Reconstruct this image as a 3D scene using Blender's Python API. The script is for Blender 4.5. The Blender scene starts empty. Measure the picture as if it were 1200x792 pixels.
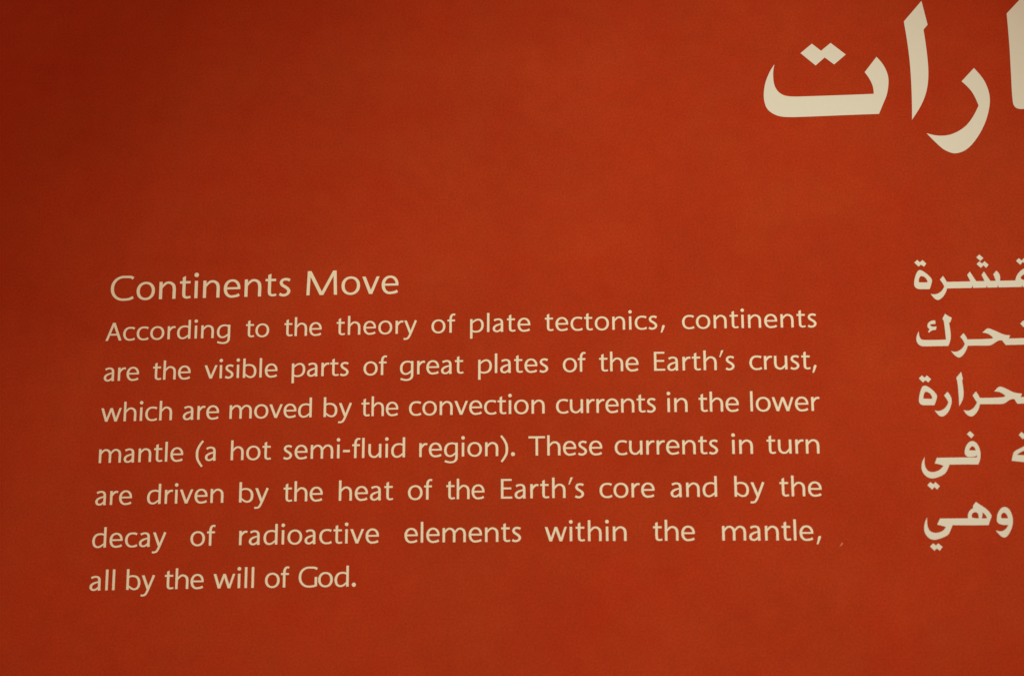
# Close-up of a red exhibit panel printed in cream: an English paragraph on the left,
# the end of the Arabic title and text on the right.  Panel plane: X to the right, Z up, front faces -Y.
import bpy, bmesh, math
import numpy as np
from mathutils import Matrix, Vector
from mathutils.geometry import delaunay_2d_cdt

scene = bpy.context.scene
MM = 0.001
HEIGHT = 1.60            # height of the first English base line above the floor, metres

# ---------------------------------------------------------------- camera
def panel_to_world(u, v, z=0.0):
    """panel millimetres (right, up, out of the panel) -> world metres"""
    return Vector((u * MM, -z * MM, HEIGHT + v * MM))

cam_data = bpy.data.cameras.new('camera')
cam = bpy.data.objects.new('camera', cam_data)
scene.collection.objects.link(cam)
cam_data.sensor_width = 36.0
cam_data.lens = 1700.0 / 1200.0 * 36.0
cam_data.clip_start = 0.01
cam_data.clip_end = 50.0
yaw, pitch, roll = 0.07006, 0.22386, -0.00378
cam.rotation_mode = 'QUATERNION'
rot = (Matrix.Rotation(math.pi / 2, 3, 'X') @ Matrix.Rotation(yaw, 3, 'Y')
       @ Matrix.Rotation(pitch, 3, 'X') @ Matrix.Rotation(roll, 3, 'Z'))
cam.rotation_quaternion = rot.to_quaternion()
cam.location = panel_to_world(302.349, -192.476, 826.968)
cam_data.dof.use_dof = True
cam_data.dof.focus_distance = 0.87
cam_data.dof.aperture_fstop = 5.6
scene.camera = cam

# ---------------------------------------------------------------- light: dim gallery, lamps above the panel
world = bpy.data.worlds.new('World')
scene.world = world
world.use_nodes = True
bg = world.node_tree.nodes['Background']
bg.inputs['Color'].default_value = (1.0, 0.54, 0.42, 1)
bg.inputs['Strength'].default_value = 0.425

def spot(name, at, aim, watts, color, size_deg, blend, radius):
    ld = bpy.data.lights.new(name, 'SPOT')
    ld.energy = watts
    ld.color = color
    ld.spot_size = math.radians(size_deg)
    ld.spot_blend = blend
    ld.shadow_soft_size = radius
    o = bpy.data.objects.new(name, ld)
    scene.collection.objects.link(o)
    o.location = panel_to_world(*at)
    d = panel_to_world(*aim) - o.location
    o.rotation_euler = d.to_track_quat('-Z', 'Y').to_euler()
    return o

spot('gallery_spot_lamp', (896, 799, 1324), (297, -100, 0), 65, (0.97, 1.0, 0.90), 30.2, 1.0, 0.04)

scene.view_settings.view_transform = 'Standard'
scene.view_settings.look = 'None'
scene.view_settings.exposure = 0.0
scene.view_settings.gamma = 1.0

# ---------------------------------------------------------------- materials
def red_board_material():
    m = bpy.data.materials.new('matte_red_print')
    m.use_nodes = True
    nt = m.node_tree
    N, L = nt.nodes, nt.links
    b = N['Principled BSDF']
    tc = N.new('ShaderNodeTexCoord')
    def noise(scale, detail, rough=0.5):
        n = N.new('ShaderNodeTexNoise')
        n.inputs['Scale'].default_value = scale
        n.inputs['Detail'].default_value = detail
        n.inputs['Roughness'].default_value = rough
        L.new(tc.outputs['Object'], n.inputs['Vector'])
        return n
    def ramp(src, a, b_, c0, c1):
        r = N.new('ShaderNodeMapRange')
        r.inputs['From Min'].default_value = a
        r.inputs['From Max'].default_value = b_
        r.inputs['To Min'].default_value = c0
        r.inputs['To Max'].default_value = c1
        L.new(src.outputs['Fac'], r.inputs['Value'])
        return r
    def mul(x, y):
        k = N.new('ShaderNodeMath'); k.operation = 'MULTIPLY'
        L.new(x.outputs[0], k.inputs[0]); L.new(y.outputs[0], k.inputs[1])
        return k
    grain = ramp(noise(820, 2.0, 0.6), 0.3, 0.7, 0.875, 1.125)       # fibre-like speckle of the print
    mottle = ramp(noise(95, 3.0, 0.55), 0.3, 0.7, 0.965, 1.035)    # uneven ink
    cloud = ramp(noise(11, 4.0, 0.6), 0.3, 0.7, 0.935, 1.065)
    v = mul(mul(grain, mottle), cloud)
    hue = noise(16, 6.0, 0.72)        # patches that lean a little more orange or more crimson
    mix = N.new('ShaderNodeMix'); mix.data_type = 'RGBA'
    mix.inputs['A'].default_value = RED_A
    mix.inputs['B'].default_value = RED_B
    h = ramp(hue, 0.3, 0.7, 0.0, 1.0)
    L.new(h.outputs[0], mix.inputs['Factor'])
    vm = N.new('ShaderNodeVectorMath'); vm.operation = 'SCALE'
    L.new(mix.outputs['Result'], vm.inputs[0]); L.new(v.outputs[0], vm.inputs['Scale'])
    L.new(vm.outputs[0], b.inputs['Base Color'])
    b.inputs['Roughness'].default_value = 0.85
    b.inputs['Specular IOR Level'].default_value = 0.02
    bump = N.new('ShaderNodeBump')
    bump.inputs['Strength'].default_value = 0.12
    bump.inputs['Distance'].default_value = 0.0002
    L.new(noise(420, 3.0, 0.6).outputs['Fac'], bump.inputs['Height'])
    L.new(bump.outputs['Normal'], b.inputs['Normal'])
    return m

RED_A = (0.430, 0.038, 0.0088, 1)
RED_B = (0.428, 0.052, 0.0120, 1)

def cream_ink_material(name, col_a, col_b):
    m = bpy.data.materials.new(name)
    m.use_nodes = True
    nt = m.node_tree
    N, L = nt.nodes, nt.links
    b = N['Principled BSDF']
    g = N.new('ShaderNodeNewGeometry')
    n = N.new('ShaderNodeTexNoise')
    n.inputs['Scale'].default_value = 330
    n.inputs['Detail'].default_value = 2
    L.new(g.outputs['Position'], n.inputs['Vector'])
    r = N.new('ShaderNodeMix'); r.data_type = 'RGBA'
    r.inputs['A'].default_value = col_a
    r.inputs['B'].default_value = col_b
    L.new(n.outputs['Fac'], r.inputs['Factor'])
    L.new(r.outputs['Result'], b.inputs['Base Color'])
    b.inputs['Roughness'].default_value = 0.55
    b.inputs['Specular IOR Level'].default_value = 0.05
    return m


MAT_RED = red_board_material()
MAT_CREAM = cream_ink_material('cream_ink', (0.86, 0.86, 0.60, 1), (0.92, 0.915, 0.65, 1))
MAT_ARABIC = cream_ink_material('pale_cream_ink', (0.755, 0.81, 0.635, 1), (0.795, 0.85, 0.685, 1))
MAT_SCRATCH = bpy.data.materials.new('bare_paper_scratch')
MAT_SCRATCH.use_nodes = True
MAT_SCRATCH.node_tree.nodes['Principled BSDF'].inputs['Base Color'].default_value = (0.62, 0.24, 0.09, 1)
MAT_SCRATCH.node_tree.nodes['Principled BSDF'].inputs['Roughness'].default_value = 0.8

# ---------------------------------------------------------------- the panel and its board
panel = bpy.data.objects.new('exhibit_panel', None)
scene.collection.objects.link(panel)
panel.location = panel_to_world(0, 0)
panel['label'] = 'matte red exhibit panel printed with cream English and Arabic text about moving continents'
panel['category'] = 'information panel'
panel['kind'] = 'thing'

def link(name, mesh, parent, label=None):
    o = bpy.data.objects.new(name, mesh)
    scene.collection.objects.link(o)
    o.parent = parent
    if label:
        o['label'] = label
    return o

bm = bmesh.new()
bmesh.ops.create_cube(bm, size=1.0)
bmesh.ops.scale(bm, vec=(2.4, 0.014, 1.5), verts=bm.verts)
bmesh.ops.translate(bm, vec=(0.30, 0.007, -0.02), verts=bm.verts)
bmesh.ops.bevel(bm, geom=bm.edges[:], offset=0.0015, segments=3, affect='EDGES', profile=0.5)
me = bpy.data.meshes.new('board'); bm.to_mesh(me); bm.free()
me.materials.append(MAT_RED)
link('board', me, panel, 'plain matte red board behind the lettering')

# ---------------------------------------------------------------- flat shapes -> thin raised print
def inside(px, py, poly):
    x0, y0 = poly[:, 0], poly[:, 1]
    x1, y1 = np.roll(x0, -1), np.roll(y0, -1)
    c = (y0[None] > py[:, None]) != (y1[None] > py[:, None])
    dy = np.where(y1 == y0, 1e-12, y1 - y0)
    xi = x0[None] + (py[:, None] - y0[None]) * ((x1 - x0) / dy)[None]
    return (np.sum(c & (px[:, None] < xi), axis=1) % 2) == 1

def print_mesh(name, adds, subs, thick, mat, scale=1.0):
    """union of the polygons adds minus subs, triangulated and given a small thickness; lies in XZ facing -Y"""
    polys = [np.array(p, float) for p in adds] + [np.array(p, float) for p in subs]
    verts, edges = [], []
    for p in polys:
        k = len(verts); n = len(p)
        verts += [Vector((float(a), float(b))) for a, b in p]
        edges += [(k + i, k + (i + 1) % n) for i in range(n)]
    V, E, F, _, _, _ = delaunay_2d_cdt(verts, edges, [], 0, 1e-5)
    P = np.array([(a.x, a.y) for a in V])
    T = np.array([f for f in F if len(f) == 3])
    cen = P[T].mean(axis=1)
    keep = np.zeros(len(T), bool)
    for p in polys[:len(adds)]:
        keep |= inside(cen[:, 0], cen[:, 1], p)
    for p in polys[len(adds):]:
        keep &= ~inside(cen[:, 0], cen[:, 1], p)
    A, B, C = P[T[:, 0]], P[T[:, 1]], P[T[:, 2]]
    area = np.abs((B[:, 0]-A[:, 0])*(C[:, 1]-A[:, 1]) - (B[:, 1]-A[:, 1])*(C[:, 0]-A[:, 0]))
    keep &= area > 1e-9
    T = T[keep]
    b = bmesh.new()
    bv = {}
    def vert(i):
        if i not in bv:
            bv[i] = b.verts.new((P[i, 0] * scale, -thick, P[i, 1] * scale))
        return bv[i]
    for t in T:
        try:
            b.faces.new([vert(int(i)) for i in t])
        except ValueError:
            pass
    for f in b.faces:
        f.normal_update()
        if f.normal.y > 0:
            f.normal_flip()
    border = [e for e in b.edges if len(e.link_faces) == 1]
    r = bmesh.ops.extrude_edge_only(b, edges=border)
    for v in [g for g in r['geom'] if isinstance(g, bmesh.types.BMVert)]:
        v.co.y = 0.0
    m = bpy.data.meshes.new(name)
    b.to_mesh(m); b.free()
    m.materials.append(mat)
    return m

# ---------------------------------------------------------------- Latin letters, drawn as pen strokes (x-height = 1)
STEM, THIN = 0.174, 0.128

def catmull(pts, n=7):
    P = np.array(pts, float)
    out = []
    for i in range(len(P) - 1):
        p1, p2 = P[i], P[i + 1]
        p0 = P[i - 1] if i > 0 else 2 * p1 - p2
        p3 = P[i + 2] if i + 2 < len(P) else 2 * p2 - p1
        d1 = max(np.linalg.norm(p2 - p1), 1e-6)
        d0 = max(np.linalg.norm(p1 - p0), 1e-6)
        d2 = max(np.linalg.norm(p3 - p2), 1e-6)
        m1 = (p2 - p0) / (d0 + d1) * d1
        m2 = (p3 - p1) / (d1 + d2) * d1
        for t in np.linspace(0, 1, n, endpoint=False):
            t2, t3 = t*t, t*t*t
            out.append((2*t3-3*t2+1)*p1 + (t3-2*t2+t)*m1 + (-2*t3+3*t2)*p2 + (t3-t2)*m2)
    out.append(P[-1])
    return np.array(out)

def pen(pts, taper=None, stem=STEM, thin=THIN, raw=False, flat=(None, None)):
    """stroke of a broad pen along pts: thicker where it runs vertically; returns quads.
    taper: width factors spread along the stroke; flat: tangent forced at the ends"""
    C = np.array(pts, float) if raw else catmull(pts)
    T = np.gradient(C, axis=0)
    if flat[0] is not None: T[0] = flat[0]
    if flat[1] is not None: T[-1] = flat[1]
    T /= np.linalg.norm(T, axis=1)[:, None]
    w = np.sqrt((stem * T[:, 1])**2 + (thin * T[:, 0])**2)
    if taper is not None:
        s = np.r_[0, np.cumsum(np.linalg.norm(np.diff(C, axis=0), axis=1))]
        w = w * np.interp(s / s[-1], np.linspace(0, 1, len(taper)), taper)
    Nn = np.stack([-T[:, 1], T[:, 0]], 1)
    a = C + Nn * w[:, None] / 2
    b = C - Nn * w[:, None] / 2
    return [[a[i], a[i+1], b[i+1], b[i]] for i in range(len(C) - 1)]

def bar(x0, y0, x1, y1):
    return [[(x0, y0), (x1, y0), (x1, y1), (x0, y1)]]

def diag(x0, y0, x1, y1, w, cut0='h', cut1='h'):
    """straight slanted stroke with ends cut level (h) or square (s)"""
    d = np.array([x1 - x0, y1 - y0], float); L = np.linalg.norm(d); d /= L
    n = np.array([-d[1], d[0]])
    hx = abs(w / 2 / d[1]) if abs(d[1]) > 1e-6 else 0
    def end(x, y, c):
        if c == 'h': return [(x - hx, y), (x + hx, y)]
        e = n * w / 2 * (1 if n[0] < 0 else -1)
        return [(x + e[0], y + e[1]), (x - e[0], y - e[1])]
    a, b = end(x0, y0, cut0), end(x1, y1, cut1)
    return [[a[0], a[1], b[1], b[0]]]

def dot(x, y, r, n=20):
    return [[(x + r*math.cos(2*math.pi*i/n), y + r*math.sin(2*math.pi*i/n)) for i in range(n)]]

def ring(cx, cy, rx, ry, a0, a1, n=40, k=2.12):
    t = np.radians(np.linspace(a0, a1, n))
    c, s = np.cos(t), np.sin(t)
    return np.stack([cx + rx*np.sign(c)*np.abs(c)**(2/k), cy + ry*np.sign(s)*np.abs(s)**(2/k)], 1)

H = STEM / 2
ASC, CAP, DESC = 1.45, 1.39, -0.48

def arch(x, xr):
    """shoulder springing from the stem at x and coming down as a stem centred at xr"""
    w = xr - x
    return pen([(x+0.02, .60), (x+.14*w+.03, .775), (x+.40*w+.02, .93), (x+.70*w, .93), (x+.925*w, .80), (xr, .58), (xr, .30), (xr, 0)],
               taper=[.55, .85, 1.03, 1.05, 1, 1, 1], flat=(None, (0, -1)))

GLYPHS = {}
def G(ch, lsb, rsb, width, strokes):
    GLYPHS[ch] = (lsb, rsb, width, strokes)

def flipped(strokes, w, h=1.0):
    return [[(w - x, h - y) for x, y in q] for q in strokes]
def mirrored(strokes, w):
    return [[(w - x, y) for x, y in q] for q in strokes]

_o = pen(ring(.52, .5, .52-H, .53-THIN/2, 0, 360, 56), raw=True)
G('o', .075, .075, 1.04, _o)
_n = bar(0, 0, STEM, 1.0) + arch(H, .94-H)
G('n', .135, .12, .94, _n)
G('h', .135, .12, .94, bar(0, 0, STEM, ASC) + arch(H, .94-H))
G('u', .12, .135, .94, flipped(_n, .94))
G('m', .135, .12, 1.64, bar(0, 0, STEM, 1.0) + arch(H, .82) + arch(.82, 1.64-H))
G('r', .135, .02, .575, bar(0, 0, STEM, 1.0) + pen([(H+.02, .58), (.20, .76), (.34, .90), (.47, .935), (.575, .915)], taper=[.55, .9, 1.1, 1.1]))
G('i', .135, .135, STEM, bar(0, 0, STEM, 1.0) + dot(H, 1.345, .128))
G('l', .135, .135, STEM, bar(0, 0, STEM, ASC))
G('t', .07, .04, .63, pen([(.235, 1.22), (.235, .6), (.235, .30), (.265, .125), (.38, .055), (.50, .06), (.625, .085)], flat=((0, -1), None), taper=[1, 1, 1, 1, 1, .95])
  + [[(.235-H, 1.18), (.235+H, 1.18), (.235+H, 1.30), (.235-H, 1.22)]] + bar(0, .865, .595, 1.0))
G('f', .04, -.02, .575, pen([(.235, 0), (.235, .55), (.235, 1.05), (.275, 1.25), (.365, 1.365), (.47, 1.395), (.575, 1.365)], flat=((0, 1), None), taper=[1, 1, 1, 1, 1]) + bar(0, .865, .56, 1.0))
def _e():
    r = ring(.475, .5, .475-H, .53-THIN/2, 2, 268, 46)
    tail = catmull([tuple(r[-1]), (.60, .052), (.74, .075), (.885, .145)])
    return pen(np.vstack([r[:-1], tail]), raw=True, taper=[.85, 1, 1, 1, 1, 1.05, 1.1]) + bar(.12, .455, .935, .575)
G('e', .075, .07, .935, _e())
def _c(w=.86):
    r = ring(.50, .5, .50-H, .53-THIN/2, 88, 270, 34)
    a = catmull([(w-.015, .895), (.74, .945), (.62, .963), tuple(r[0])])
    b = catmull([tuple(r[-1]), (.62, .040), (.74, .062), (w+.01, .125)])
    return pen(np.vstack([a[:-1], r[:-1], b]), raw=True, taper=[1.12, 1.03, 1, 1, 1, 1, 1.08])
G('c', .075, .03, .87, _c())
G('s', .07, .06, .66, pen([(.60, .895), (.47, .945), (.33, .958), (.175, .905), (.112, .765), (.175, .630), (.33, .525), (.475, .42), (.552, .275), (.49, .125), (.33, .045), (.17, .048), (.03, .115)],
  stem=.165, thin=.142, taper=[1.05, 1, .95, 1.08, 1.1, 1.08, .95, 1, 1.05]))
G('a', .06, .10, .85, pen([(.115, .870), (.25, .930), (.42, .960), (.59, .915), (.672, .80), (.69, .62), (.69, .3), (.69, .12), (.725, 0)], taper=[1.08, 1, 1, 1, 1, 1, 1], flat=(None, None))
  + bar(.69-H, 0, .69+H, .5) + pen([(.68, .61), (.50, .565), (.30, .495), (.145, .385), (.098, .24), (.15, .10), (.29, .038), (.44, .062), (.58, .16), (.69, .30)],
  taper=[.75, .85, 1, 1, 1, 1, .95, .8, .6]))
def _bowl(w=1.0):
    """open bowl of d, g, (turned) b, p: stem on the right"""
    return pen([(w-H-.02, .86), (w-.27, .945), (.52, .960), (.30, .90), (.145, .73), (H, .48), (.135, .22), (.27, .075), (.44, .040), (.60, .085), (.74, .18), (w-H, .33)],
               taper=[.8, .95, 1, 1, 1, 1, 1, 1, .95, .8, .6])
G('d', .075, .135, 1.0, bar(1.0-STEM, 0, 1.0, ASC) + _bowl())
_b = mirrored(bar(1.0-STEM, 0, 1.0, ASC) + [[(x, 1-y) for x, y in q] for q in _bowl()], 1.0)
G('b', .135, .075, 1.0, mirrored(bar(1.0-STEM, 0, 1.0, ASC) + _bowl(), 1.0))
G('p', .135, .075, 1.0, bar(0, DESC, STEM, 1.0) + [[(1.0-x, 1-y) for x, y in q] for q in _bowl()])
G('g', .075, .135, .98, pen([(.98-H, 1.0), (.98-H, .5), (.98-H, .02), (.865, -.20), (.74, -.345), (.54, -.405), (.33, -.395), (.05, -.315)], flat=((0, -1), None), taper=[1, 1, 1, 1, 1, 1.02, 1.05]) + _bowl(.98))
G('v', .01, .01, .98, diag(.095, 1.0, .49, 0, .178) + diag(.89, 1.0, .49, 0, .155))
G('w', .01, .01, 1.54, diag(.095, 1.0, .42, 0, .178) + diag(.77, 1.0, .42, 0, .15) + diag(.77, 1.0, 1.12, 0, .178) + diag(1.45, 1.0, 1.12, 0, .15))
G('y', .01, .01, .96, diag(.095, 1.0, .475, .02, .178) + pen([(.875, 1.0), (.68, .50), (.47, -.02), (.37, -.235), (.27, -.36), (.15, -.405), (-.03, -.405)], stem=.165, taper=[1, 1, 1, .95, 1.05], flat=(None, None)))
G('A', .0, .0, 1.20, diag(.60, CAP, .095, 0, .165) + diag(.60, CAP, 1.10, 0, .185) + bar(.26, .40, .95, .53) + [[(.50, CAP), (.70, CAP), (.66, 1.2), (.54, 1.2)]])
def _C(w=1.30, g=False):
    r = ring(.75, CAP/2, .75-H, CAP/2+.03-THIN/2, 88, 272, 44)
    a = catmull([(w-.03, CAP-.135), (1.14, CAP-.058), (.95, CAP-.042), tuple(r[0])])
    if g:
        b = catmull([tuple(r[-1]), (.92, .045), (1.08, .068), (1.22, .11)])
    else:
        b = catmull([tuple(r[-1]), (.95, .042), (1.10, .066), (w, .155)])
    return pen(np.vstack([a[:-1], r[:-1], b]), raw=True, taper=[1.12, 1.02, 1, 1, 1, 1, 1.08])
G('C', .08, .05, 1.32, _C())
G('G', .08, .12, 1.31, _C(1.34, True) + bar(1.31-STEM, .05, 1.31, .70))
G('E', .17, .06, .80, bar(0, 0, STEM, CAP) + bar(0, 0, .80, .135) + bar(0, .655, .73, .785) + bar(0, CAP-.135, .76, CAP))
G('T', .03, .03, 1.18, bar(.59-H, 0, .59+H, CAP) + bar(0, CAP-.145, 1.18, CAP))
G('M', .13, .13, 1.74, diag(.145, CAP, .095, 0, STEM) + diag(1.595, CAP, 1.645, 0, STEM) + diag(.16, CAP, .865, 0, .19) + diag(1.58, CAP, .865, 0, .165))
G('.', .12, .12, .28, dot(.14, .125, .142))
G(',', .10, .05, .34, [[(.135, .235), (.19, .30), (.27, .31), (.335, .255), (.315, .17), (.13, -.255), (.02, -.265), (.10, .05)]])
G("'", .04, .03, .33, [[(.16, 1.44), (.32, 1.46), (.30, 1.38), (.10, .96), (.01, .94), (.10, 1.22)]])
G('-', .09, .09, .50, bar(0, .435, .50, .60))
_par = pen([(.50, 1.46), (.28, 1.16), (.12, .82), (H-.005, .50), (.12, .16), (.27, -.14), (.47, -.42)], stem=.165, thin=.142, taper=[.9, 1, 1.1, 1, .9])
G('(', .07, .03, .53, _par)
G(')', .03, .07, .53, mirrored(_par, .53))

NAMES = {',': 'comma', '.': 'full_stop', "'": 'apostrophe', '-': 'hyphen', '(': 'bracket', ')': 'bracket'}
THICK = 0.022           # of the x-height: about 0.18 mm of ink film
meshes = {}
def glyph_mesh(ch):
    if ch not in meshes:
        nm = NAMES.get(ch, 'capital_letter' if ch.isupper() else 'letter')
        meshes[ch] = print_mesh(nm, GLYPHS[ch][3], [], THICK, MAT_CREAM)
    return meshes[ch]

KERN = {('f', '-'): 0, ('r', 'o'): -.02, ('T', 'h'): .0, ('h', "'"): 0, ('G', 'o'): -.10, ('t', ','): -.05}

# ---------------------------------------------------------------- what is written where, in panel millimetres
# English: line key, base line v(u) = a(u/100)^2 + b(u/100) + c, then (word, left, right)
ENGLISH = [
    ('H', [-0.3506, 1.0037, 23.98], [('Continents', 2.16, 112.01), ('Move', 121.45, 176.76)]),
    ('1', [-0.2121, 0.8747, -0.7593], [('According', 0.59, 76.25), ('to', 85.78, 99.74), ('the', 108.92, 131.28), ('theory', 140.27, 188.17), ('of', 196.78, 210.79), ('plate', 219.67, 255.09), ('tectonics,', 263.71, 333.63), ('continents', 343.63, 421.07)]),
    ('2', [-0.2157, 0.8386, -25.255], [('are', 0.92, 22.21), ('the', 30.67, 53.36), ('visible', 61.74, 105.53), ('parts', 114.14, 148.16), ('of', 156.82, 170.53), ('great', 178.45, 215.83), ('plates', 224.45, 265.53), ('of', 273.93, 287.13), ('the', 295.06, 317.79), ("Earth's", 326.76, 373.12), ('crust,', 381.53, 419.74)]),
    ('3', [-0.2211, 0.8868, -49.6383], [('which', 0.69, 43.4), ('are', 49.89, 71.5), ('moved', 77.86, 126.68), ('by', 133.75, 150.44), ('the', 156.08, 177.68), ('convection', 184.04, 263.08), ('currents', 269.7, 327.26), ('in', 333.82, 345.29), ('the', 351.68, 374.53), ('lower', 381.09, 420.23)]),
    ('4', [-0.2337, 0.9404, -74.1215], [('mantle', 0.95, 51.21), ('(a', 58.83, 71.11), ('hot', 79.56, 103.35), ('semi-fluid', 110.65, 182.0), ('region).', 190.31, 245.74), ('These', 253.63, 295.94), ('currents', 303.12, 362.02), ('in', 369.85, 381.55), ('turn', 389.36, 418.9)]),
    ('5', [-0.208, 0.9394, -98.7839], [('are', 0.25, 22.02), ('driven', 31.09, 76.18), ('by', 85.48, 102.83), ('the', 111.53, 134.4), ('heat', 143.87, 175.39), ('of', 184.05, 197.97), ('the', 206.21, 228.14), ("Earth's", 237.66, 285.3), ('core', 294.01, 325.19), ('and', 334.18, 360.44), ('by', 370.24, 387.18), ('the', 395.6, 418.97)]),
    ('6', [-0.2479, 1.0824, -123.3936], [('decay', -0.0, 43.61), ('of', 57.91, 72.23), ('radioactive', 86.42, 167.53), ('elements', 182.34, 249.19), ('within', 262.54, 308.8), ('the', 323.81, 347.17), ('mantle,', 362.46, 417.39)]),
    ('7', [-0.1808, 1.0315, -147.7967], [('all', -0.14, 14.72), ('by', 21.58, 38.24), ('the', 43.99, 66.66), ('will', 72.38, 95.94), ('of', 102.37, 116.19), ('God.', 121.82, 154.81)]),
]
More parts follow.
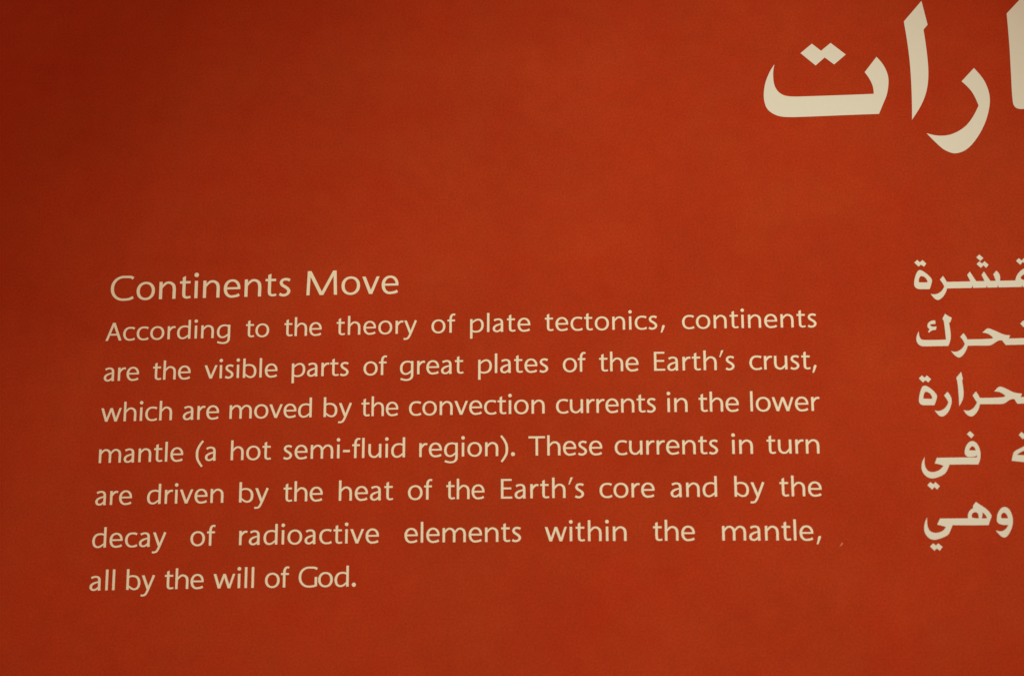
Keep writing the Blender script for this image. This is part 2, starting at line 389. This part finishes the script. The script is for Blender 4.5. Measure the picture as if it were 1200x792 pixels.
ARABIC = [
    ('T', 'letter', [[(403.87, 162.41, 1), (400.8, 157.58), (397.93, 150.71), (396.71, 144.17), (396.76, 139.07), (398.12, 134.29), (401.35, 130.93), (405.66, 128.98), (411.02, 128.3), (420.44, 128.22), (447.31, 128.53), (464.05, 128.65, 1), (466.74, 134.63), (469.47, 141.05), (470.89, 149.0), (470.41, 154.48), (468.26, 160.04), (464.71, 165.07, 1), (457.15, 155.44, 1), (459.66, 151.2), (461.4, 146.4), (461.72, 141.45, 1), (441.28, 141.25), (421.06, 141.19), (414.99, 141.24), (409.95, 141.84), (406.64, 143.48), (404.38, 146.11), (403.05, 149.81), (402.73, 154.95), (403.02, 158.61)]], []),
    ('T', 'letter_dots', [[(426.76, 174.89, 1), (432.03, 170.12, 1), (437.98, 175.01, 1), (446.59, 167.18, 1), (439.36, 161.03, 1), (433.98, 165.71, 1), (428.31, 160.75, 1), (419.68, 169.01, 1)]], []),
    ('T', 'letter', [[(493.61, 200.32, 1), (496.24, 184.7, 1), (493.61, 181.61, 1), (494.49, 169.24), (494.79, 157.37), (494.07, 148.22), (492.23, 140.45), (488.73, 132.76), (483.15, 124.39, 1), (483.91, 138.12), (484.23, 156.42), (483.7, 170.95), (482.3, 187.35, 1)]], []),
    ('T', 'letter', [[(521.53, 155.93, 1), (526.92, 147.77), (529.27, 139.24), (528.81, 131.48), (525.54, 121.26), (520.09, 111.8), (513.66, 104.96), (506.97, 102.6), (501.18, 104.69), (496.71, 108.92), (491.07, 115.63, 1), (498.23, 113.87), (505.43, 114.55), (512.84, 118.44), (518.01, 124.07), (522.53, 132.07, 1), (519.23, 140.87), (513.73, 147.69, 1)]], []),
    ('T', 'joined_letters', [[(543.38, 190.28, 1), (556.54, 203.94, 1), (558.69, 188.78, 1), (556.26, 185.55, 1), (555.38, 165.78), (554.16, 142.05, 1), (582.43, 142.15, 1), (581.35, 129.92, 1), (564.75, 129.42), (546.94, 129.09), (543.71, 130.35), (542.56, 133.88), (542.98, 154.41), (543.37, 170.15)], [(575.46, 130.1, 1), (575.98, 142.88), (578.77, 154.49), (585.5, 163.41), (592.92, 166.42), (599.67, 162.25), (602.31, 152.38), (601.61, 142.29, 1), (623.78, 142.32, 1), (630.08, 200.04, 1), (642.72, 212.89, 1), (638.73, 156.33), (635.37, 138.33), (630.78, 130.12, 1)]], [[(585.07, 145.17, 1), (586.3, 152.28), (591.35, 155.62), (594.52, 151.35), (594.3, 145.12, 1)]]),
    ('A1', 'letter', [[(481.71, 31.86), (483.33, 31.28), (485.95, 29.08), (487.66, 27.1), (488.2, 25.73), (487.71, 23.42), (486.55, 20.35, 1), (483.54, 20.42), (480.24, 20.57), (478.81, 21.3), (478.08, 22.48), (477.98, 24.42), (478.66, 27.5), (479.76, 30.2), (480.76, 31.53)]], [[(482.4, 28.27), (484.19, 27.57), (485.31, 25.99), (485.65, 24.48, 1), (483.25, 24.45), (480.68, 24.59, 1), (480.79, 26.29), (481.52, 27.83)]]),
    ('A1', 'letter_dots', [[(480.55, 37.97, 1), (482.09, 36.57, 1), (483.58, 37.89, 1), (485.65, 35.7, 1), (484.24, 33.87, 1), (482.48, 35.19, 1), (481.11, 33.98, 1), (478.83, 36.45, 1)]], []),
    ('A1', 'joined_letters', [[(494.61, 28.07, 1), (495.86, 25.95), (496.69, 23.61), (496.51, 20.9), (495.3, 17.84), (493.48, 15.38), (491.55, 13.96), (490.27, 13.91), (488.86, 14.82), (486.92, 17.64, 1), (488.47, 17.22), (490.32, 17.38), (492.22, 18.3), (493.79, 19.81), (494.95, 21.71, 1), (494.22, 23.47), (492.77, 25.94, 1)], [(496.31, 24.47, 1), (540.31, 24.43, 1), (551.9, 24.36, 1), (551.57, 20.44, 1), (540.0, 20.51, 1), (496.04, 20.57, 1)], [(510.02, 30.35, 1), (513.36, 24.31, 1), (513.53, 21.68, 1), (510.9, 21.74, 1), (510.16, 24.07, 1), (508.41, 28.29, 1)], [(518.05, 30.24, 1), (521.41, 24.2, 1), (521.39, 21.5, 1), (518.94, 21.56, 1), (518.14, 24.09, 1), (516.58, 28.18, 1)], [(525.04, 30.58, 1), (526.51, 28.73), (526.95, 26.78), (526.56, 24.09), (525.51, 21.41, 1), (524.5, 23.94), (523.93, 26.08), (523.22, 28.34, 1)], [(535.28, 23.5, 1), (535.55, 25.04), (536.24, 26.96), (537.69, 29.05), (539.65, 30.74), (541.54, 31.55), (543.74, 31.58), (545.65, 30.41), (546.18, 27.89), (545.86, 24.03, 1)]], [[(510.15, 20.02, 1), (510.92, 22.01, 1), (511.4, 19.99, 1)], [(518.41, 19.84, 1), (519.08, 21.9, 1), (519.58, 19.81, 1)], [(524.76, 19.69, 1), (525.3, 22.03, 1), (525.96, 19.67, 1)], [(538.2, 19.39, 1), (538.97, 21.76, 1), (539.47, 19.37, 1)], [(538.47, 26.05), (539.56, 27.34), (541.27, 28.19), (542.72, 27.97), (543.14, 26.41), (542.82, 24.8, 1), (540.33, 24.62), (539.02, 25.08)]]),
    ('A1', 'letter_dots', [[(516.12, 40.43, 1), (518.35, 38.23, 1), (516.5, 36.53, 1), (514.38, 38.72, 1)], [(515.9, 36.35, 1), (517.37, 34.95, 1), (518.84, 36.35, 1), (521.02, 34.09, 1), (519.42, 32.38, 1), (517.96, 33.89, 1), (516.45, 32.37, 1), (514.23, 34.71, 1)]], []),
    ('A1', 'letter_dots', [[(538.38, 37.75, 1), (539.84, 36.24, 1), (541.41, 37.68, 1), (543.63, 35.69, 1), (542.2, 33.86, 1), (540.5, 35.37, 1), (538.9, 33.74, 1), (536.71, 36.05, 1)]], []),
    ('A2', 'letter', [[(478.8, -4.42, 1), (477.85, -6.12), (477.22, -8.01), (477.09, -9.91), (477.62, -11.44), (478.64, -12.6), (480.41, -13.28), (487.15, -13.37), (494.79, -13.37, 1), (496.1, -10.28), (496.6, -7.25), (496.52, -4.2), (496.17, 0.19, 1), (496.94, 0.75), (497.88, 3.21, 1), (496.01, 4.21), (494.28, 5.66, 1), (492.54, 2.56, 1), (493.25, 1.21), (493.49, -2.24), (493.78, -9.67, 1), (487.4, -9.73), (480.66, -9.52), (479.5, -8.82), (478.91, -7.28), (478.71, -5.75)]], []),
    ('A2', 'letter_mark', [[(488.46, 1.69, 1), (488.46, -0.41, 1), (486.56, -0.38), (485.45, -0.66), (485.42, -1.12), (486.64, -1.91), (488.95, -1.76, 1), (488.45, -3.85, 1), (486.68, -4.01), (485.55, -4.55), (484.32, -5.48, 1), (484.08, -4.72), (484.83, -3.4), (483.95, -2.23), (483.99, -0.51), (485.19, 0.99), (486.88, 1.72)]], []),
    ('A2', 'joined_letters', [[(503.86, -6.07, 1), (505.16, -8.18), (505.91, -10.48), (505.79, -13.13), (504.59, -16.14), (502.97, -18.56), (501.23, -20.04), (499.95, -20.21), (498.21, -19.04), (496.11, -16.35, 1), (497.82, -16.84), (499.65, -16.69), (501.54, -15.7), (503.1, -14.21), (504.14, -12.34, 1), (503.37, -10.43), (501.89, -8.19, 1)], [(505.23, -9.78, 1), (519.33, -9.6), (520.28, -9.05, 1), (518.76, -7.5), (517.02, -6.52), (514.52, -6.01, 1), (516.27, -4.41), (517.6, -3.6), (519.04, -3.82), (521.85, -5.1), (524.99, -6.68), (526.75, -7.4), (529.87, -7.84, 1), (529.1, -9.72, 1), (537.58, -9.66, 1), (545.45, -9.66, 1), (545.15, -13.37, 1), (537.27, -13.44, 1), (527.0, -13.47, 1), (526.03, -12.01), (525.22, -10.74, 1), (523.6, -10.71), (522.1, -11.36), (519.43, -13.02), (517.94, -13.55), (511.06, -13.5), (504.96, -13.49, 1)], [(540.8, -3.77, 1), (542.84, -6.28, 1), (543.25, -10.08, 1), (540.73, -10.03, 1), (539.26, -5.83, 1)]], []),
    ('A2', 'letter_dots', [[(537.97, 0.66, 1), (539.41, -0.81, 1), (541.15, 0.6, 1), (543.18, -1.27, 1), (541.58, -3.14, 1), (539.89, -1.58, 1), (537.77, -3.21, 1), (536.12, -1.13, 1)]], []),
    ('A3', 'letter', [[(479.74, -36.32), (481.45, -36.72), (484.21, -38.83), (485.88, -40.92), (486.46, -42.42), (485.92, -44.65), (484.63, -47.62, 1), (481.46, -47.56), (478.22, -47.44), (476.82, -46.74), (476.25, -45.43), (476.44, -43.0), (477.35, -39.65), (478.53, -37.04)]], [[(480.34, -39.81), (481.94, -40.29), (483.29, -41.81), (483.76, -43.87, 1), (481.34, -43.9), (478.75, -43.71, 1), (479.01, -41.92), (479.7, -40.25)]]),
    ('A3', 'letter_dots', [[(478.76, -30.29, 1), (480.27, -31.63, 1), (481.59, -30.34, 1), (483.8, -32.52, 1), (482.15, -34.48, 1), (480.6, -33.14, 1), (479.18, -34.43, 1), (476.98, -31.95, 1)]], []),
    ('A3', 'letter', [[(492.45, -39.98, 1), (493.75, -41.98), (494.48, -44.05), (494.36, -46.28), (493.43, -49.25), (491.8, -52.01), (489.69, -53.83), (488.23, -54.18), (486.66, -53.42), (484.58, -50.52, 1), (486.28, -50.99), (488.1, -50.72), (489.97, -49.75), (491.53, -48.1), (492.56, -46.18, 1), (491.95, -44.57), (490.46, -42.11, 1)]], []),
    ('A3', 'letter', [[(500.91, -28.62, 1), (501.63, -32.76, 1), (501.1, -33.5, 1), (501.35, -36.69), (501.46, -39.69), (501.21, -42.67), (500.37, -45.27), (498.42, -48.4, 1), (498.57, -45.24), (498.58, -40.01), (498.51, -35.89), (498.0, -31.95, 1)]], []),
    ('A3', 'joined_letters', [[(508.39, -40.1, 1), (509.5, -42.06), (510.27, -43.87, 1), (523.23, -43.64), (524.54, -42.88, 1), (523.03, -41.55), (521.3, -40.66), (518.52, -40.28, 1), (520.2, -38.51), (521.53, -37.6), (522.96, -37.74), (525.74, -39.06), (529.18, -40.91), (531.65, -41.51), (533.85, -41.8, 1), (532.9, -43.76, 1), (541.15, -43.68, 1), (542.25, -30.3, 1), (545.27, -28.48, 1), (544.04, -43.39), (542.99, -47.35, 1), (530.81, -47.52, 1), (530.03, -46.13), (529.41, -44.82, 1), (527.8, -44.87), (526.31, -45.51), (524.42, -46.78), (522.57, -47.49), (515.75, -47.49), (510.0, -47.47, 1), (509.08, -50.25), (507.47, -52.63), (505.56, -54.2), (504.11, -54.32), (502.39, -53.29), (500.71, -50.67, 1), (502.91, -51.08), (504.74, -50.62), (506.63, -49.28), (508.53, -46.44, 1), (507.51, -44.64), (506.35, -42.31, 1)]], []),
    ('A4', 'joined_letters', [[(477.33, -77.17, 1), (476.04, -79.27), (475.29, -81.61), (475.23, -83.96), (476.04, -86.32), (477.75, -88.21), (479.98, -89.17), (482.28, -89.06), (485.32, -88.07), (487.7, -86.7), (489.2, -84.85), (490.71, -81.59, 1), (498.13, -81.59), (506.58, -81.71, 1), (507.85, -78.77), (508.28, -75.49), (507.94, -72.66), (506.97, -70.29), (505.47, -68.76), (504.12, -68.46), (502.47, -69.05), (500.71, -71.14), (499.68, -73.96), (499.81, -76.07), (500.97, -77.17), (503.01, -77.39), (505.55, -77.09, 1), (506.2, -76.4, 1), (506.19, -77.71, 1), (493.83, -77.64), (484.05, -77.64, 1), (482.6, -80.87, 1), (484.87, -81.27), (487.37, -82.25, 1), (485.59, -84.1), (483.21, -85.33), (480.67, -85.67), (478.66, -84.94), (477.4, -83.05), (477.01, -80.7)]], [[(504.09, -71.38), (505.23, -72.15), (505.79, -73.81, 1), (502.14, -73.66, 1), (502.94, -72.12)]]),
    ('A4', 'letter_dots', [[(503.43, -62.77, 1), (505.52, -64.98, 1), (503.87, -66.85, 1), (501.56, -64.45, 1)]], []),
    ('A4', 'letter_dots', [[(479.52, -91.27, 1), (481.04, -92.55, 1), (482.35, -91.31, 1), (484.57, -93.67, 1), (482.99, -95.51, 1), (481.62, -94.1, 1), (480.15, -95.48, 1), (477.75, -93.02, 1)]], []),
    ('A4', 'joined_letters', [[(525.15, -79.87, 1), (526.0, -76.78), (526.98, -74.78), (529.77, -73.17), (532.58, -71.86), (534.57, -71.04, 1), (535.23, -69.4, 1), (537.75, -69.07, 1), (537.7, -75.3), (538.5, -77.32), (541.14, -77.54, 1), (540.86, -80.89, 1), (534.84, -80.81), (531.87, -80.69)]], [[(528.26, -76.52, 1), (530.32, -75.19), (532.38, -74.31), (534.54, -73.61, 1), (535.16, -76.91, 1), (532.18, -76.86)]]),
    ('A4', 'letter_dots', [[(531.89, -63.66, 1), (533.27, -65.07, 1), (534.81, -63.7, 1), (536.78, -65.75, 1), (535.38, -67.57, 1), (533.89, -66.15, 1), (532.27, -67.82, 1), (530.12, -65.29, 1)]], []),
    ('A5', 'joined_letters', [[(476.46, -111.02, 1), (475.23, -113.38), (474.48, -116.22), (474.53, -119.07), (475.56, -121.21), (477.31, -122.88), (479.61, -123.47), (481.98, -123.02), (484.85, -122.01), (487.37, -120.62), (488.74, -118.27), (490.06, -115.44, 1), (498.83, -115.62), (509.78, -115.64, 1), (510.65, -113.29), (511.73, -110.69), (510.99, -108.78), (508.84, -106.38), (506.18, -104.45), (503.74, -102.66, 1), (501.94, -104.88, 1), (502.09, -106.07, 1), (500.11, -107.47), (499.04, -109.36), (498.73, -111.74, 1), (491.16, -111.75), (483.44, -111.71, 1), (481.67, -115.11, 1), (483.88, -115.61), (486.4, -116.44, 1), (484.62, -118.46), (482.22, -119.48), (479.87, -119.59), (477.6, -118.62), (476.55, -116.72), (476.23, -113.87)]], [[(501.0, -111.38, 1), (501.03, -109.62), (502.14, -108.59), (503.55, -108.46), (504.5, -109.42), (504.6, -111.89, 1), (502.84, -111.78)], [(506.81, -108.5, 1), (508.34, -109.94), (509.27, -111.85, 1), (506.19, -111.91, 1), (506.76, -110.4)]]),
    ('A5', 'letter', [[(519.62, -105.7), (521.4, -106.76), (522.61, -109.15), (523.19, -112.47), (522.61, -116.25), (521.1, -119.54), (519.29, -121.88), (517.61, -122.57), (515.83, -121.61), (513.41, -118.61, 1), (515.79, -119.16), (517.67, -118.8), (519.41, -117.4), (520.47, -115.66, 1), (517.92, -115.63), (515.64, -115.0), (514.57, -113.8), (514.57, -111.91), (515.13, -109.54), (516.73, -106.95), (518.21, -105.87)]], [[(518.81, -108.87), (520.0, -109.83), (520.62, -111.97, 1), (517.04, -111.93, 1), (516.92, -110.51), (517.72, -109.19)]]),
    ('A5', 'letter_dots', [[(478.78, -125.4, 1), (480.23, -126.68, 1), (481.58, -125.42, 1), (483.77, -127.42, 1), (482.09, -129.53, 1), (480.6, -128.19, 1), (479.21, -129.5, 1), (476.94, -127.12, 1)]], []),
]
SCRATCH = [(428.77, -124.22), (429.24, -125.02), (428.59, -126.07), (427.71, -126.34), (427.24, -127.13), (427.57, -126.1), (428.24, -125.28)]
TRACKS = []

# ---------------------------------------------------------------- English heading and paragraph
LINE_LABEL = {
    'H': 'larger English heading, Continents Move', '1': 'first line of the English paragraph, starting with According',
    '2': 'second line of the English paragraph, are the visible parts', '3': 'third line of the English paragraph, which are moved by',
    '4': 'fourth line of the English paragraph, mantle (a hot semi-fluid region)', '5': 'fifth line of the English paragraph, are driven by the heat',
    '6': 'widely spaced sixth line of the English paragraph, decay of radioactive', '7': 'short last line of the English paragraph, all by the will of God'}
SIZE = {'H': 10.7, '1': 7.90, '2': 8.0, '3': 8.05, '4': 8.05, '5': 8.08, '6': 8.12, '7': 8.12}   # x-heights in millimetres
for key, (q2, q1, q0), words in ENGLISH:
    size = SIZE[key]
    row = bpy.data.objects.new('heading' if key == 'H' else 'text_line', None)
    scene.collection.objects.link(row)
    row.parent = panel
    row['label'] = LINE_LABEL[key]
    v_of = lambda u: q2 * (u/100)**2 + q1 * (u/100) + q0
    row.location = (words[0][1] * MM, 0, v_of(words[0][1]) * MM)
    for text, u0, u1 in words:
        pos, x = [], 0.0
        for i, ch in enumerate(text):
            lsb, rsb, w, _ = GLYPHS[ch]
            if i: x += lsb + KERN.get((text[i-1], ch), 0)
            pos.append(x)
            x += w + rsb
        natural = (x - GLYPHS[text[-1]][1]) * size
        n = len(text) - 1
        track = ((u1 - u0) - natural) / n / size
        TRACKS.append((text, round(track, 3)))
        stretch = 1.0
        if abs(track) > .04:                      # share a large misfit between spacing and letter width
            keep = math.copysign(.04, track)
            stretch = ((u1 - u0) - keep * n * size) / natural
            track = keep
        for i, ch in enumerate(text):
            u = u0 + (pos[i] * stretch + track * i) * size
            slope = 2 * q2 * (u/100) / 100 + q1 / 100
            m = glyph_mesh(ch)
            o = link(m.name.split('.')[0], m, row)
            s = size * MM
            o.scale = (s * stretch, s, s)
            o.rotation_euler = (0, -math.atan(slope), 0)
            o.location = (u * MM - row.location.x, 0, v_of(u) * MM - row.location.z)

# ---------------------------------------------------------------- Arabic title and text
def smooth(poly, n=5):
    """closed outline: points flagged 1 are corners, the others are passed through smoothly"""
    N = len(poly)
    P = [np.array(p[:2], float) for p in poly]
    corner = [len(p) > 2 for p in poly]
    out = []
    for i in range(N):
        p1, p2 = P[i], P[(i+1) % N]
        c1, c2 = corner[i], corner[(i+1) % N]
        if c1 and c2:
            out.append(p1); continue
        p0, p3 = P[i-1], P[(i+2) % N]
        d1 = max(np.linalg.norm(p2-p1), 1e-6); d0 = max(np.linalg.norm(p1-p0), 1e-6); d2 = max(np.linalg.norm(p3-p2), 1e-6)
        m1 = (p2-p1)*1.0 if c1 else (p2-p0)/(d0+d1)*d1
        m2 = (p2-p1)*1.0 if c2 else (p3-p1)/(d1+d2)*d1
        if c1: m1 = 1.5*(p2-p1) - .5*m2
        if c2: m2 = 1.5*(p2-p1) - .5*m1
        for t in np.linspace(0, 1, n, endpoint=False):
            t2, t3 = t*t, t*t*t
            out.append((2*t3-3*t2+1)*p1 + (t3-2*t2+t)*m1 + (-2*t3+3*t2)*p2 + (t3-t2)*m2)
    return [tuple(p) for p in out]

AR_ROW = {'T': ('arabic_title', 'large bold Arabic title running off the top right corner'),
          'A1': ('arabic_text_line', 'first line of the Arabic paragraph at the right edge'),
          'A2': ('arabic_text_line', 'second line of the Arabic paragraph at the right edge'),
          'A3': ('arabic_text_line', 'third line of the Arabic paragraph, with a tall upright letter'),
          'A4': ('arabic_text_line', 'fourth line of the Arabic paragraph, a short word and a wide gap'),
          'A5': ('arabic_text_line', 'last line of the Arabic paragraph, a short word at its end')}
rows = {}
for grp, kind, adds, subs in ARABIC:
    if grp not in rows:
        r = bpy.data.objects.new(AR_ROW[grp][0], None)
        scene.collection.objects.link(r)
        r.parent = panel
        r['label'] = AR_ROW[grp][1]
        r.location = (adds[0][0][0] * MM, 0, adds[0][0][1] * MM)
        rows[grp] = r
    r = rows[grp]
    m = print_mesh(kind, [smooth(p) for p in adds], [smooth(p) for p in subs], 0.00018, MAT_ARABIC, MM)
    o = link(kind, m, r)
    o.location = (-r.location.x, 0, -r.location.z)
    # origin at the piece itself
    c = sum((v.co for v in m.vertices), Vector()) / len(m.vertices); c.y = 0
    m.transform(Matrix.Translation(-c)); o.location = Vector(o.location) + c

# ---------------------------------------------------------------- a nick in the print right of the sixth line
sm = print_mesh('scratch', [SCRATCH], [], 0.00005, MAT_SCRATCH, MM)
link('scratch', sm, panel, 'tiny pale nick in the red print after the sixth English line')
